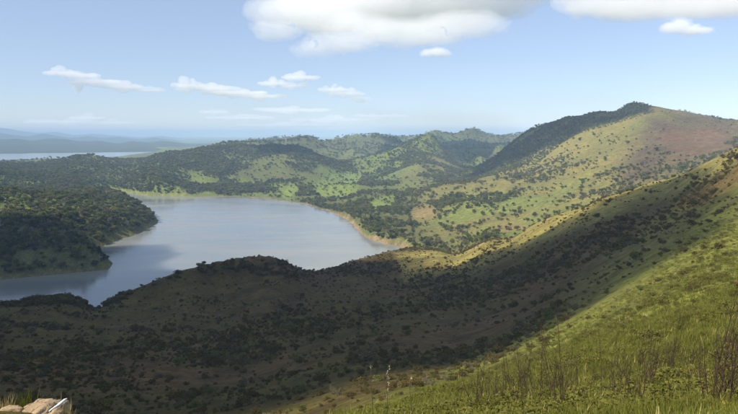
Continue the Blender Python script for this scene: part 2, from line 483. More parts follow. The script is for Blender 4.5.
# ------------------------------------------------------------------ terrain mesh, cut into the hills one can name
def build_terrain():
    azd = np.radians(np.concatenate([np.linspace(-180, -48, 34)[:-1], np.linspace(-48, -34, 30)[:-1], np.linspace(-34, 34, 760), np.linspace(34, 48, 30)[1:], np.linspace(48, 180, 34)[1:]]))
    r = [0.6]
    while r[-1] < 9500:
        r.append(r[-1] * 1.0125 + 0.012)
    while r[-1] < 33000:
        r.append(r[-1] * 1.12)
    r = np.array(r)
    A, R = np.meshgrid(azd, r)
    X = (np.sin(A) * R).ravel(); Y = (np.cos(A) * R).ravel()
    z, d, ds, ds2, D, az = height(X, Y, True)
    nr, na = A.shape
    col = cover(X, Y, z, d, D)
    V = np.stack([X, Y, z], 1)
    idx = np.arange(nr * na).reshape(nr, na)
    q = np.stack([idx[:-1, :-1].ravel(), idx[:-1, 1:].ravel(), idx[1:, 1:].ravel(), idx[1:, :-1].ravel()], 1)
    # normals over the whole sheet, so that the cuts do not show
    e1 = V[q[:, 2]] - V[q[:, 0]]; e2 = V[q[:, 3]] - V[q[:, 1]]
    fn = np.cross(e1, e2)
    fn[fn[:, 2] < 0] *= -1
    vn = np.zeros_like(V)
    for k in range(4):
        np.add.at(vn, q[:, k], fn)
    vn /= np.linalg.norm(vn, axis=1)[:, None] + 1e-12
    cx = V[q].mean(1)
    cD = np.hypot(cx[:, 0], cx[:, 1]); caz = np.arctan2(cx[:, 0], cx[:, 1])
    dm = d[q].mean(1)
    # region of each face
    bound_r = np.interp(caz, [-0.7, -0.2, -0.02, 0.03, 0.10, 0.3, 0.5, 0.8], [700, 740, 800, 900, 960, 860, 720, 640])
    reg = np.full(len(q), 3)
    reg[(cD > 950) & (caz > np.interp(cD, [950, 1300, 2000, 2700, 3200], [0.02, 0.06, 0.10, 0.16, 0.30])) & (cD < 3000)] = 2
    reg[(cD < 2080) & (caz < -0.30)] = 1
    reg[cD < bound_r] = 0
    reg[cD > 9000] = 4
    reg[np.abs(caz) > 1.2] = np.where(cD[np.abs(caz) > 1.2] > 9000, 4, 0)
    reg[(dm < -2) & (cD < 2600)] = 5
    names = [('hillside', 'brown scrub hillside falling to the lake with green grass round the viewpoint', 'hillside'),
             ('headland', 'wooded headland reaching into the lake', 'headland'),
             ('mountain', 'dark-peaked mountain with straw slopes and a reddish shoulder', 'mountain'),
             ('hills', 'rolling wooded hills across the lake', 'hills'),
             ('ground', 'hazy plain running to the horizon', 'plain'),
             ('lake_bed', 'lake bed under the water', 'lake bed')]
    for k, (nm, lab, cat) in enumerate(names):
        f = q[reg == k]
        if not len(f): continue
        used, inv = np.unique(f.ravel(), return_inverse=True)
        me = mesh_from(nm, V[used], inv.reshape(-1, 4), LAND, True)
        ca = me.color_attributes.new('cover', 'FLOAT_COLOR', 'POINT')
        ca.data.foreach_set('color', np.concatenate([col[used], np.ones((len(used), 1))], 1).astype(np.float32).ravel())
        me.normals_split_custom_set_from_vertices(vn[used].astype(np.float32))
        o = link(nm, me)
        tag(o, lab, cat, kind='structure')
    # horizon angle seen from the eye, for telling which plants the view can show
    E = ((z - CAM_Z) / R.ravel()).reshape(nr, na)
    RM = np.maximum.accumulate(E, axis=0)
    return azd, r, RM
AZG, RG, RUNMAX = build_terrain()

def clear_of(x, y, ztop):
    """how far (tan of angle) a plant's top stands above the land in front of it, seen from the eye"""
    D = np.hypot(x, y); az = np.arctan2(x, y)
    ia = np.clip(np.searchsorted(AZG, az), 0, len(AZG) - 1)
    ir = np.clip(np.searchsorted(RG, D * 0.985) - 1, 0, len(RG) - 1)
    return (ztop - CAM_Z) / D - RUNMAX[ir, ia]

# ------------------------------------------------------------------ water
def water_material():
    m, nt = new_mat('lake_water')
    g = N(nt, 'ShaderNodeNewGeometry')
    mp = N(nt, 'ShaderNodeMapping'); mp.inputs['Scale'].default_value = (0.35, 1.0, 1.0)
    nt.links.new(g.outputs['Position'], mp.inputs[0])
    n1 = noise_n(nt, mp.outputs[0], 0.12, 3, 0.6)
    n2 = noise_n(nt, mp.outputs[0], 0.009, 4, 0.6)
    b = N(nt, 'ShaderNodeBump'); b.inputs['Strength'].default_value = 0.10; b.inputs['Distance'].default_value = 1.0
    nt.links.new(n1, b.inputs['Height'])
    col = mix(nt, ramp(nt, n2, 0.35, 0.65), (0.16, 0.175, 0.165), (0.22, 0.22, 0.19))
    p = princ(nt, col, 0.12, 0.5, b.outputs[0])
    p.inputs['IOR'].default_value = 1.33
    S(nt, p.inputs['Roughness'], ramp(nt, n2, 0.35, 0.65, 0.10, 0.22))
    return m
WATER = water_material()
def water(name, poly, grow, label):
    P = np.array(poly)
    c = P.mean(0)
    # a wider sheet: the banks cut its visible edge
    nrm = []
    n = len(P)
    area = 0.5 * np.sum(P[:, 0] * np.roll(P[:, 1], -1) - np.roll(P[:, 0], -1) * P[:, 1])
    sgn = 1 if area > 0 else -1
    out = []
    for i in range(n):
        a = P[i] - P[i - 1]; b = P[(i + 1) % n] - P[i]
        na = np.array([a[1], -a[0]]) / (np.linalg.norm(a) + 1e-9); nb = np.array([b[1], -b[0]]) / (np.linalg.norm(b) + 1e-9)
        m = na + nb; m /= np.linalg.norm(m) + 1e-9
        out.append(P[i] + sgn * m * grow)
    bm = bmesh.new()
    vs_ = [bm.verts.new((p[0], p[1], 0)) for p in out]
    f = bm.faces.new(vs_)
    if f.normal.z < 0 or sgn < 0:
        f.normal_flip()
    bmesh.ops.triangulate(bm, faces=[f])
    me = bpy.data.meshes.new(name); bm.to_mesh(me); bm.free()
    me.materials.append(WATER)
    return tag(link(name, me), label, 'lake', kind='structure')
water('lake', LAKE, 14, 'calm grey-blue lake winding between the hills')
water('far_lake', FARL, 45, 'pale far arm of the lake below the blue mountains')

# ------------------------------------------------------------------ distant mountain ranges
def mountain_range(name, label, D0, depth, prof, seed, amp):
    """prof: skyline as (column, row); a long ridge with spurs, real relief in front of and behind the crest"""
    us = np.array([p[0] for p in prof], float); vs_ = np.array([p[1] for p in prof], float)
    az = np.linspace(math.atan((us[0] - W / 2) / F), math.atan((us[-1] - W / 2) / F), 420)
    u = W / 2 + F * np.tan(az)
    zc = []
    for uu, vv in zip(u, np.interp(u, us, vs_)):
        zc.append(at(uu, vv, D0)[2])
    zc = np.array(zc)
    t = np.linspace(-1, 1, 41)
    AA, TT = np.meshgrid(az, t)
    R = D0 + TT * depth
    X = np.sin(AA) * R; Y = np.cos(AA) * R
    shape = (1 - np.abs(TT) ** 1.2)
    sp = fbm(X, Y, depth * 0.55, 5, seed)
    Z = 0 + (zc[None] - 0) * np.clip(shape + 0.30 * sp * (np.abs(TT) * (1 - np.abs(TT)) * 4), 0, 1.2) + amp * fbm(X, Y, D0 * 0.03, 4, seed + 9) * (1 - np.abs(TT))
    Z[0] = Z[-1] = -20
    nr, na = AA.shape
    idx = np.arange(nr * na).reshape(nr, na)
    q = np.stack([idx[:-1, :-1].ravel(), idx[1:, :-1].ravel(), idx[1:, 1:].ravel(), idx[:-1, 1:].ravel()], 1)[:, ::-1]
    me = mesh_from(name, np.stack([X.ravel(), Y.ravel(), Z.ravel()], 1), q, LAND, True)
    ca = me.color_attributes.new('cover', 'FLOAT_COLOR', 'POINT')
    c = np.tile([0.05, 0.058, 0.035, 1.0], (nr * na, 1)).astype(np.float32)
    ca.data.foreach_set('color', c.ravel())
    return tag(link(name, me), label, 'mountains', kind='structure')
mountain_range('mountain_range', 'low blue ridge beyond the far water', 9900, 2650,
    [(-330, 142), (-120, 140), (-40, 138), (0, 139.5), (18, 138.6), (34, 141), (55, 139), (68, 140), (82, 142.2), (100, 141), (118, 143), (134, 141), (150, 142.5), (165, 141.2), (185, 143.5), (215, 144), (260, 145), (330, 146), (420, 148), (600, 148), (900, 148)], 3, 25)
mountain_range('mountain_range', 'broken blue hills between the low ridge and the faint horizon mountains', 15500, 2600,
    [(-330, 137), (-120, 137), (-50, 134), (-20, 136), (0, 133.5), (14, 134.5), (30, 136.5), (46, 134.2), (58, 135.6), (72, 137.8), (90, 136), (104, 138.6), (122, 137.2), (140, 139.5), (158, 138), (176, 140.6), (200, 142.5), (260, 144), (420, 146), (900, 147)], 23, 30)
mountain_range('mountain_range', 'faint pale blue mountains on the horizon', 24000, 4500,
    [(-330, 132), (-120, 133), (-40, 131), (-10, 128.5), (10, 128.5), (25, 131), (40, 133), (58, 132), (75, 134.5), (95, 133.5), (120, 135.5), (140, 137.5), (160, 136), (185, 139), (230, 141), (300, 140), (420, 142), (600, 141), (900, 140)], 13, 40)

# ------------------------------------------------------------------ clouds
def even_vapour(name, dens):
    m, nt = new_mat(name)
    pv = N(nt, 'ShaderNodeVolumeScatter'); pv.inputs['Color'].default_value = (1, 1, 1, 1); pv.inputs['Density'].default_value = dens
    o = N(nt, 'ShaderNodeOutputMaterial'); nt.links.new(pv.outputs[0], o.inputs['Volume'])
    return m
CLOUD_DENSE = even_vapour('dense_cloud_vapour', 0.019)

def vnoise3(p, seed):
    """value noise in space, -1 to 1"""
    i = np.floor(p); f = p - i
    f = f * f * (3 - 2 * f)
    def h(a, b, c):
        return hash2(i[:, 0] + a + 57 * (i[:, 2] + c), i[:, 1] + b - 131 * (i[:, 2] + c), seed)
    def lp(a, b, t): return a + (b - a) * t
    x00 = lp(h(0, 0, 0), h(1, 0, 0), f[:, 0]); x10 = lp(h(0, 1, 0), h(1, 1, 0), f[:, 0])
    x01 = lp(h(0, 0, 1), h(1, 0, 1), f[:, 0]); x11 = lp(h(0, 1, 1), h(1, 1, 1), f[:, 0])
    return lp(lp(x00, x10, f[:, 1]), lp(x01, x11, f[:, 1]), f[:, 2]) * 2 - 1

def vapour_mesh(name, lobes, swell, vox, rough, mat, seed, lam):
    bm = bmesh.new()
    for (x, y, z, rx, ry, rz) in lobes:
        M = Matrix.Translation((x, y, z)) @ Matrix.Diagonal((rx * swell, ry * swell, rz * swell, 1))
        bmesh.ops.create_icosphere(bm, subdivisions=3, radius=1.0, matrix=M)
    me = bpy.data.meshes.new(name); bm.to_mesh(me); bm.free()
    o = link(name, me)
    md = o.modifiers.new('r', 'REMESH'); md.mode = 'VOXEL'; md.voxel_size = vox
    ev = o.evaluated_get(bpy.context.evaluated_depsgraph_get())
    m2 = bpy.data.meshes.new_from_object(ev)
    o.modifiers.clear(); o.data = m2; bpy.data.meshes.remove(me)
    n = len(m2.vertices)
    co = np.empty(n * 3, np.float32); m2.vertices.foreach_get('co', co); co = co.reshape(-1, 3).astype(float)
    nr = np.empty(n * 3, np.float32); m2.vertex_normals.foreach_get('vector', nr); nr = nr.reshape(-1, 3)
    k = 0
    for q in range(5):
        t = vnoise3(co / (lam / 2 ** q) + 7.7 * q, seed + q)
        k = k + (0.62 ** q) * (1 - 2 * np.abs(t) if q else t)          # billows
    m2.vertices.foreach_set('co', (co + nr * (k * rough)[:, None]).astype(np.float32).ravel())
    m2.update()
    m2.materials.append(mat)
    for p in m2.polygons: p.use_smooth = True
    return o

def cloud(label, group, lobes, dens, core=0.0, vox=None, rough=None, seed=700):
    """lobes: (x, y, z, rx, ry, rz) in metres; a thin outer vapour and, in thick clouds, a denser core inside it"""
    sz = float(np.mean([l[5] for l in lobes]))
    vox = vox or min(l[5] for l in lobes) * 0.26
    rough = sz * 0.27 if rough is None else rough
    o = vapour_mesh('cloud', lobes, 1.08, vox, rough, dens if not isinstance(dens, float) else even_vapour('cloud_vapour', dens), seed, sz * 1.2)
    tag(o, label, 'cloud', group)
    if core:
        c = vapour_mesh('core', lobes, 0.80, vox, rough * 0.5, even_vapour('core_vapour', core), seed, sz * 1.2)
        c.parent = o
    return o

def sky_at(u, v, alt):
    """the point at height alt (above the lake) on a pixel's ray"""
    return on_level(u, v, alt)
def cloud_px(label, group, blobs, alt, dens=0.004, core=0.012, deep=0.8, wisp=0, seed=700, puffs=0):
    """blobs: (u, v, half width px, half height px) seen at one cloud level: distance from the level of the cloud"""
    uc = np.mean([b[0] for b in blobs]); vb = max(b[1] for b in blobs)
    base = on_level(uc, vb, alt); Dc = math.hypot(base[0], base[1])
    L = []
    s = Dc / F
    r = np.random.default_rng(seed)
    bl = list(blobs) if not puffs else []
    for (u, v, hw, hh, *nr) in blobs if puffs else ():  # broken cloud: many small puffs strung along the lobes
        for k in range(puffs):
            t = r.uniform(-1, 1); q = r.uniform(0.35, 1.0)
            bl.append((u + hw * t, v + hh * r.normal(0, 0.5) * (1.1 - abs(t)), max(2.2, hw * 0.32 * q), max(1.3, hh * 0.95 * q * (1.15 - abs(t)))))
        bl.append((u, v, hw * 0.85, hh * 0.2))
    for (u, v, hw, hh, *nr) in blobs:                  # smaller puffs round the rim of each lobe
        for k in range(0 if puffs else wisp):
            an = r.uniform(0, 6.283); q = r.uniform(0.18, 0.45)
            bl.append((u + hw * 0.95 * math.cos(an), v + hh * 0.95 * math.sin(an), hw * q * 0.7, hh * q * 1.1, *nr))
    for (u, v, hw, hh, *nr) in bl:                     # nr: this lobe's distance as a share of the cloud's
        q = nr[0] if nr else 1.0
        p = at(u, v, Dc * q)
        L.append((p[0], p[1] + r.uniform(-0.3, 0.3) * hw * s, p[2], hw * s * q, max(hw * deep, hh) * s * q, hh * s * q))
    return cloud(label, group, L, dens, core, vox=max(np.mean([b[3] for b in bl]) * s * (0.3 if puffs else 0.11), 12), seed=seed)

SKYG = 'clouds over the lake'
cloud_px('large white cumulus cloud with a grey underside above the lake', SKYG,
    [(300, 10, 52, 17, .86), (345, 6, 60, 22, .95), (400, 2, 70, 26), (450, 0, 60, 26), (495, 4, 38, 14), (520, -5, 30, 12), (325, 22, 34, 12, .84), (360, 27, 36, 12, .80), (395, 33, 40, 12, .78), (435, 30, 40, 11, .80), (468, 25, 36, 11, .82),
     (308, 51, 16, 7, .72), (330, 44, 26, 10, .74), (355, 42, 22, 8, .76), (415, 38, 30, 8, .77), (360, -22, 90, 22, .97), (440, -28, 90, 24), (276, 31, 22, 8, .82), (262, 27, 12, 5, .82)], 1900, 0.0010, 0.0010, wisp=4, seed=701, deep=0.5)
cloud_px('bright cloud bank reaching past the ridge with a straight pale base', SKYG,
    [(590, 4, 36, 12), (630, 2, 46, 15), (680, 0, 48, 14), (725, -2, 42, 14), (780, -4, 50, 15), (650, -14, 80, 15), (740, -18, 70, 15), (598, 8, 28, 7, .84), (640, 8, 36, 9, .82), (688, 6, 36, 9, .82), (735, 4, 34, 9, .82)], 1900, 0.0010, 0.0014, wisp=5, seed=702, deep=0.6)
cloud_px('small puffy white cloud above the mountain', SKYG, [(672, 28, 10, 5), (682, 26, 10, 7), (694, 30, 12, 4), (705, 31, 7, 3)], 1250, 0.003, 0.007, wisp=4, seed=703)
cloud_px('tiny oval white cloud under the large cumulus', SKYG, [(428, 53, 8, 3.5), (438, 52, 10, 4.5), (446, 54, 6, 3)], 1250, 0.0028, 0.006, wisp=4, seed=704)
cloud_px('thin drawn-out white cloud above the blue range', SKYG, [(60, 73, 16, 4), (80, 76, 18, 5), (78, 83, 10, 5), (100, 82, 20, 4), (125, 87, 20, 3.5), (150, 90, 14, 2.5)], 1800, 0.0020, 0.0, wisp=7, seed=705, puffs=20)
cloud_px('long ragged white cloud over the far shore', SKYG, [(190, 86, 16, 6), (210, 88, 20, 5), (235, 93, 26, 4), (260, 96, 22, 4), (275, 84, 14, 5), (300, 78, 18, 5), (295, 86, 14, 3)], 1800, 0.0020, 0.0, wisp=7, seed=706, puffs=20)
cloud_px('small pale cloud beside the long ragged cloud', SKYG, [(335, 90, 14, 5), (348, 94, 14, 4), (360, 99, 10, 3)], 1800, 0.0020, 0.0, wisp=7, seed=707, puffs=20)
cloud_px('faint flat streak of cloud low over the wooded hills', SKYG, [(215, 112, 16, 2.5), (240, 118, 30, 3), (290, 110, 34, 3), (330, 120, 36, 3), (380, 116, 24, 2.5), (290, 125, 50, 2.5)], 2300, 0.00018, 0.0, wisp=4, seed=708, puffs=20)
cloud_px('faint low cloud above the pale blue mountains', SKYG, [(60, 122, 30, 2.2), (88, 118, 18, 4), (115, 123, 24, 2.5)], 2300, 0.00018, 0.0, wisp=4, seed=709, puffs=20)

# clouds overhead and behind the viewer: they shade the land
def shade_cloud(label, pts, z, thick, step, seed, mat=None, gap=0.0):
    """pts: plan polygon of the shaded ground (x, y, ground height); the cloud stands up-sun of it"""
    r = np.random.default_rng(seed)
    P = np.array([[p[0] + SUN[0] / SUN[2] * (z - p[2]), p[1] + SUN[1] / SUN[2] * (z - p[2])] for p in pts])
    lo, hi = P.min(0), P.max(0)
    L = []
    xs = np.arange(lo[0], hi[0], step); ys = np.arange(lo[1], hi[1], step)
    for a in xs:
        for b in ys:
            q = np.array([a, b]) + r.uniform(-0.35, 0.35, 2) * step
            sd = poly_dist(q[0:1], q[1:2], P)[0]
            if sd < -0.85 * step:
                k = min(1.0, -sd / (1.6 * step))
                L.append((q[0], q[1], z + r.uniform(-0.1, 0.35) * thick, step * r.uniform(0.75, 0.95), step * r.uniform(0.75, 0.95), thick * (0.45 + 0.55 * k) * r.uniform(0.7, 1.0)))
    return cloud(label, 'clouds overhead', L, mat, vox=step * 0.45, rough=0.18 * thick, seed=710 + seed)

def gp(u, v, D):
    p = at(u, v, D); return (p[0], p[1], max(p[2], 0))
near_shadow = [gp(412, 288, 640), gp(470, 277, 610), gp(530, 253, 545), gp(600, 217, 530), gp(700, 172, 475), gp(830, 112, 430),
               gp(830, 182, 270), gp(760, 202, 280), gp(690, 230, 305), gp(620, 288, 170), gp(580, 312, 170), gp(525, 335, 145), gp(465, 366, 115), gp(400, 396, 85), gp(330, 414, 95), gp(150, 414, 120),
               (-100, 60, 150), (-300, 100, 150), (-650, 250, 80), (-1050, 800, 0), (-640, 1080, 20), (-430, 1040, 10), (-390, 860, 0), (-250, 760, 20), (-100, 760, 20), (0, 790, 20)]
shade_cloud('broad grey cloud over the near slope', near_shadow, 900, 160, 70, 1, CLOUD_DENSE)
peak_shadow = [gp(628, 90, 2300), gp(668, 100, 2250), gp(660, 116, 2080), gp(610, 128, 2000), gp(565, 148, 2000), gp(530, 164, 2050), gp(480, 180, 2150), gp(460, 168, 2800), gp(520, 146, 3000), gp(600, 108, 2900)]
shade_cloud('grey cloud over the dark flank of the peak', peak_shadow, 1500, 130, 60, 2, CLOUD_DENSE)
hill_shadow = [gp(262, 146, 3150), gp(290, 142, 3300), gp(330, 152, 3500), gp(345, 166, 3000), gp(310, 168, 2700), gp(270, 160, 2800)]
shade_cloud('grey cloud over the wooded far hill', hill_shadow, 1500, 150, 80, 3, CLOUD_DENSE)
hill_shadow2 = [gp(390, 140, 4500), gp(440, 136, 5600), gp(520, 138, 5600), gp(530, 150, 4500), gp(480, 165, 3100), gp(420, 166, 3000), gp(385, 158, 3500)]
shade_cloud('long grey cloud over the far ridges', hill_shadow2, 1700, 180, 120, 4, CLOUD_DENSE)


# ------------------------------------------------------------------ plants: prototypes
def rand_unit(n, r):
    v = r.normal(size=(n, 3)); return v / np.linalg.norm(v, axis=1)[:, None]

def leaf_cards(centers, size, r, tri=False, up=0.0):
    """small folded leaf-clump faces, one per centre"""
    n = len(centers)
    nrm = rand_unit(n, r); nrm[:, 2] += up; nrm /= np.linalg.norm(nrm, axis=1)[:, None]
    a = np.cross(nrm, rand_unit(n, r)); a /= np.linalg.norm(a, axis=1)[:, None] + 1e-9
    b = np.cross(nrm, a)
    s = (size * r.uniform(0.6, 1.35, n))[:, None]
    asp = r.uniform(0.55, 1.0, n)[:, None]
    p0 = centers - a * s; p1 = centers + b * s * asp + nrm * s * 0.25; p2 = centers + a * s; p3 = centers - b * s * asp + nrm * s * 0.2
    V = np.stack([p0, p1, p2, p3], 1).reshape(-1, 3)
    Fq = np.arange(4 * n).reshape(n, 4)
    return V, Fq

def crown_points(n, r, lobes, shell=0.55):
    """points in the outer part of several overlapping lobes; lobes: (cx,cy,cz,rx,ry,rz)"""
    lobes = np.array(lobes)
    wgt = lobes[:, 3] * lobes[:, 4] + lobes[:, 4] * lobes[:, 5]
    k = r.choice(len(lobes), n, p=wgt / wgt.sum())
    d = rand_unit(n, r)
    rad = shell + (1 - shell) * r.random(n) ** 0.6
    rad *= 1 + 0.12 * r.normal(size=n)
    return lobes[k, :3] + d * lobes[k, 3:] * rad[:, None]

def tube(path, radii, seg=5):
    path = np.asarray(path, float); V = []; Fq = []
    n = len(path)
    for i in range(n):
        t = path[min(i + 1, n - 1)] - path[max(i - 1, 0)]
        t /= np.linalg.norm(t) + 1e-9
        ref = np.array([0, 0, 1.0]) if abs(t[2]) < 0.9 else np.array([1.0, 0, 0])
        a = np.cross(t, ref); a /= np.linalg.norm(a); b = np.cross(t, a)
        for j in range(seg):
            an = 2 * math.pi * j / seg
            V.append(path[i] + radii[i] * (math.cos(an) * a + math.sin(an) * b))
    for i in range(n - 1):
        for j in range(seg):
            k = (j + 1) % seg
            Fq.append((i * seg + j, i * seg + k, (i + 1) * seg + k, (i + 1) * seg + j))
    return np.array(V), np.array(Fq)
def merge(parts):
    V = []; Fq = []; o = 0
    for v, f in parts:
        V.append(v); Fq.append(f + o); o += len(v)
    return np.concatenate(V), np.concatenate(Fq)

def tree_meshes(seed, n_leaf, size, kind, mat):
    """crown and trunk meshes of a unit tree (height 1)"""
    r = np.random.default_rng(seed)
    parts = []
    if kind == 'oak':
        lobes = []
        for k in range(r.integers(6, 9)):
            an = r.uniform(0, 2 * math.pi); q = r.uniform(0.08, 0.34)
            lobes.append((q * math.cos(an), q * math.sin(an), r.uniform(0.45, 0.76), r.uniform(0.16, 0.27), r.uniform(0.16, 0.27), r.uniform(0.13, 0.21)))
        lobes.append((0, 0, 0.6, 0.3, 0.3, 0.26))
        tr_top = 0.55
    elif kind == 'pine':
        lobes = []
        for k in range(9):
            z = 0.25 + 0.08 * k; w = 0.21 * (1 - k / 11) + 0.03
            an = r.uniform(0, 2 * math.pi)
            lobes.append((0.06 * math.cos(an), 0.06 * math.sin(an), z, w, w, 0.07))
        tr_top = 0.9
    else:                                       # shrub: low and wide, foliage to the ground
        lobes = []
        for k in range(r.integers(6, 10)):
            an = r.uniform(0, 2 * math.pi); q = r.uniform(0.1, 0.45)
            lobes.append((q * math.cos(an), q * math.sin(an), r.uniform(0.25, 0.66), r.uniform(0.2, 0.34), r.uniform(0.2, 0.34), r.uniform(0.18, 0.3)))
        tr_top = 0.5
    pts = crown_points(n_leaf, r, lobes)
    pts[:, 2] = np.maximum(pts[:, 2], 0.03 if kind == 'shrub' else 0.15)
    crown = leaf_cards(pts, size, r, up=0.7)
    limbs = []
    base = np.array([0, 0, -0.06])
    top = np.array([r.uniform(-.04, .04), r.uniform(-.04, .04), tr_top])
    limbs.append(tube([base, (base + top) / 2 + r.uniform(-.02, .02, 3), top], [0.035, 0.027, 0.012]))
    for lb in lobes[:5]:
        s = base + (top - base) * r.uniform(0.35, 0.7)
        e = np.array(lb[:3])
        limbs.append(tube([s, (s + e) / 2 + [0, 0, -0.03], e], [0.018, 0.013, 0.005], 4))
    tv, tf = merge(limbs)
    cm = mesh_from(kind + '_crown', *crown, mat)
    tm = mesh_from(kind + '_trunk', tv, tf, BARK, True)
    return cm, tm

proto_col = {}
def stuff_collection(name, meshes):
    """prototype collection for one uncountable mass; not linked to the scene"""
    c = bpy.data.collections.new(name)
    for i, (cm, tm) in enumerate(meshes):
        bm = bmesh.new(); bm.from_mesh(cm)
        n0 = len(bm.faces)
        if tm is not None:
            bm.from_mesh(tm)
            bm.faces.ensure_lookup_table()
            for f in bm.faces[n0:]: f.material_index = 1
        me = bpy.data.meshes.new(name + '_kind'); bm.to_mesh(me); bm.free()
        me.materials.append(cm.materials[0])
        if tm is not None: me.materials.append(tm.materials[0])
        o = bpy.data.objects.new(name + '_kind_%d' % i, me)
        c.objects.link(o)
    return c

def scatter(name, coll, P, rot, scl, pick, label, cat):
    """one stuff object: points carrying instances of the prototypes"""
    me = bpy.data.meshes.new(name)
    me.vertices.add(len(P)); me.vertices.foreach_set('co', np.asarray(P, np.float32).ravel())
    a = me.attributes.new('rot', 'FLOAT_VECTOR', 'POINT'); a.data.foreach_set('vector', np.asarray(rot, np.float32).ravel())
    a = me.attributes.new('scl', 'FLOAT_VECTOR', 'POINT'); a.data.foreach_set('vector', np.asarray(scl, np.float32).ravel())
    a = me.attributes.new('pick', 'INT', 'POINT'); a.data.foreach_set('value', np.asarray(pick, np.int32))
    o = link(name, me)
    ng = bpy.data.node_groups.new(name + '_scatter', 'GeometryNodeTree')
    ng.interface.new_socket('Geometry', in_out='INPUT', socket_type='NodeSocketGeometry')
    ng.interface.new_socket('Geometry', in_out='OUTPUT', socket_type='NodeSocketGeometry')
    gi = ng.nodes.new('NodeGroupInput'); go = ng.nodes.new('NodeGroupOutput')
    ci = ng.nodes.new('GeometryNodeCollectionInfo'); ci.inputs['Collection'].default_value = coll
    ci.inputs['Separate Children'].default_value = True; ci.inputs['Reset Children'].default_value = True
    ip = ng.nodes.new('GeometryNodeInstanceOnPoints'); ip.inputs['Pick Instance'].default_value = True
    def na(nm, t):
        n = ng.nodes.new('GeometryNodeInputNamedAttribute'); n.data_type = t; n.inputs['Name'].default_value = nm
        return n.outputs[0]
    ng.links.new(gi.outputs[0], ip.inputs['Points'])
    ng.links.new(ci.outputs[0], ip.inputs['Instance'])
    ng.links.new(na('pick', 'INT'), ip.inputs['Instance Index'])
    ng.links.new(na('rot', 'FLOAT_VECTOR'), ip.inputs['Rotation'])
    ng.links.new(na('scl', 'FLOAT_VECTOR'), ip.inputs['Scale'])
    ng.links.new(ip.outputs[0], go.inputs[0])
    md = o.modifiers.new('scatter', 'NODES'); md.node_group = ng
    return tag(o, label, cat, kind='stuff')

def sample_area(n, az0, az1, d0, d1):
    az = rng.uniform(az0, az1, n)
    D = np.sqrt(rng.uniform(d0 * d0, d1 * d1, n))
    return np.sin(az) * D, np.cos(az) * D
def eul(n, tilt=0.08):
    return np.stack([rng.normal(0, tilt, n), rng.normal(0, tilt, n), rng.uniform(0, 2 * math.pi, n)], 1)

# ------------------------------------------------------------------ woods and single trees
TREES = [tree_meshes(100 + k, 420, 0.062, 'oak', FOL_OAK) for k in range(4)] + [tree_meshes(120 + k, 420, 0.062, 'oak', FOL_DARK) for k in range(2)] + [tree_meshes(130 + k, 330, 0.056, 'oak', FOL_GREY) for k in range(3)] \
      + [tree_meshes(140, 380, 0.055, 'pine', FOL_DARK), tree_meshes(141, 380, 0.055, 'pine', FOL_DARK)]
def snag_mesh(seed):
    r = np.random.default_rng(seed)
    parts = [tube([(0, 0, -0.05), (0.02, 0.01, 0.4), (0.0, 0.03, 0.95)], [0.03, 0.024, 0.006], 5)]
    for k in range(16):
        z = r.uniform(0.3, 0.85); an = r.uniform(0, 6.283); L = r.uniform(0.15, 0.4)
        s0 = np.array([0.01, 0.015, z]); e = s0 + np.array([math.cos(an), math.sin(an), r.uniform(0.3, 1.0)]) * L
        parts.append(tube([s0, (s0 + e) / 2 + r.normal(0, 0.02, 3), e], [0.014, 0.010, 0.004], 4))
    v, f = merge(parts)
    return mesh_from('dead_tree', v, f, SNAG, True), None
FARTREES = [tree_meshes(200 + k, 130, 0.105, 'oak', (FOL_OAK, FOL_OAK, FOL_OAK, FOL_DARK, FOL_DARK, FOL_GREY, FOL_GREY)[k]) for k in range(7)]
SHRUBS = [tree_meshes(300 + k, 520, 0.060, 'shrub', FOL_SHRUB) for k in range(5)] + [tree_meshes(320, 520, 0.060, 'shrub', FOL_OAK)] + [tree_meshes(330, 420, 0.055, 'shrub', FOL_GREY)]

def wood_density(x, y, z, d, D):
    u, v, dep = project(x, y, z)
    nb = fbm(x, y, 330, 4, 401); nm = fbm(x, y, 150, 4, 402)
    p = np.clip(0.27 + 1.7 * nm + 0.8 * nb, 0.03, 1)                      # hills across the water: trees in the gullies
    p = np.clip(p + 0.22 * sstep(2500, 3000, D), 0, 1)
    left = 1 - sstep(165, 200, u)
    p = np.maximum(p, left * (D < 4000) * np.clip(0.62 + 0.8 * nm, 0.25, 1))
    right = sstep(455, 520, u) * (D < 2600)
    p = np.where(right > 0.5, np.clip(0.03 + 0.95 * (nm - 0.08) + 0.13 * (v > 175), 0.025, 0.6), p)
    low = (u > 300) & (u < 560) & (v > 195) & (D > 950) & (D < 1700)
    p = np.where(low, np.clip(0.34 + 1.5 * nm, 0.05, 0.85), p)
    for f in GREEN_FIELDS: p = np.where((D > 900) & in_poly(u + 5 * nm, v + 2 * nm, f), 0.04, p)
    for f in TAN_FIELDS: p = np.where((D > 900) & in_poly(u + 5 * nm, v + 2 * nm, f), 0.03, p)
    p = np.where((D > 1000) & in_poly(u, v, RED_SLOPE), np.clip(0.10 + 0.35 * nm, 0.02, 0.4), p)
    p = np.where((D > 1000) & in_poly(u, v, RED_SCAR), 0.0, p)
    peak = in_poly(u, v, [(480, 175), (500, 156), (545, 125), (600, 108), (615, 95), (640, 95), (655, 114), (640, 116), (600, 130), (560, 154), (520, 172)]) & (D > 1950)
    p = np.where(peak, 0.9, p)
    p = np.where((D > 4300) & (u < 190), 0, p)
    p = np.where(d < 7, 0, p)
    return p

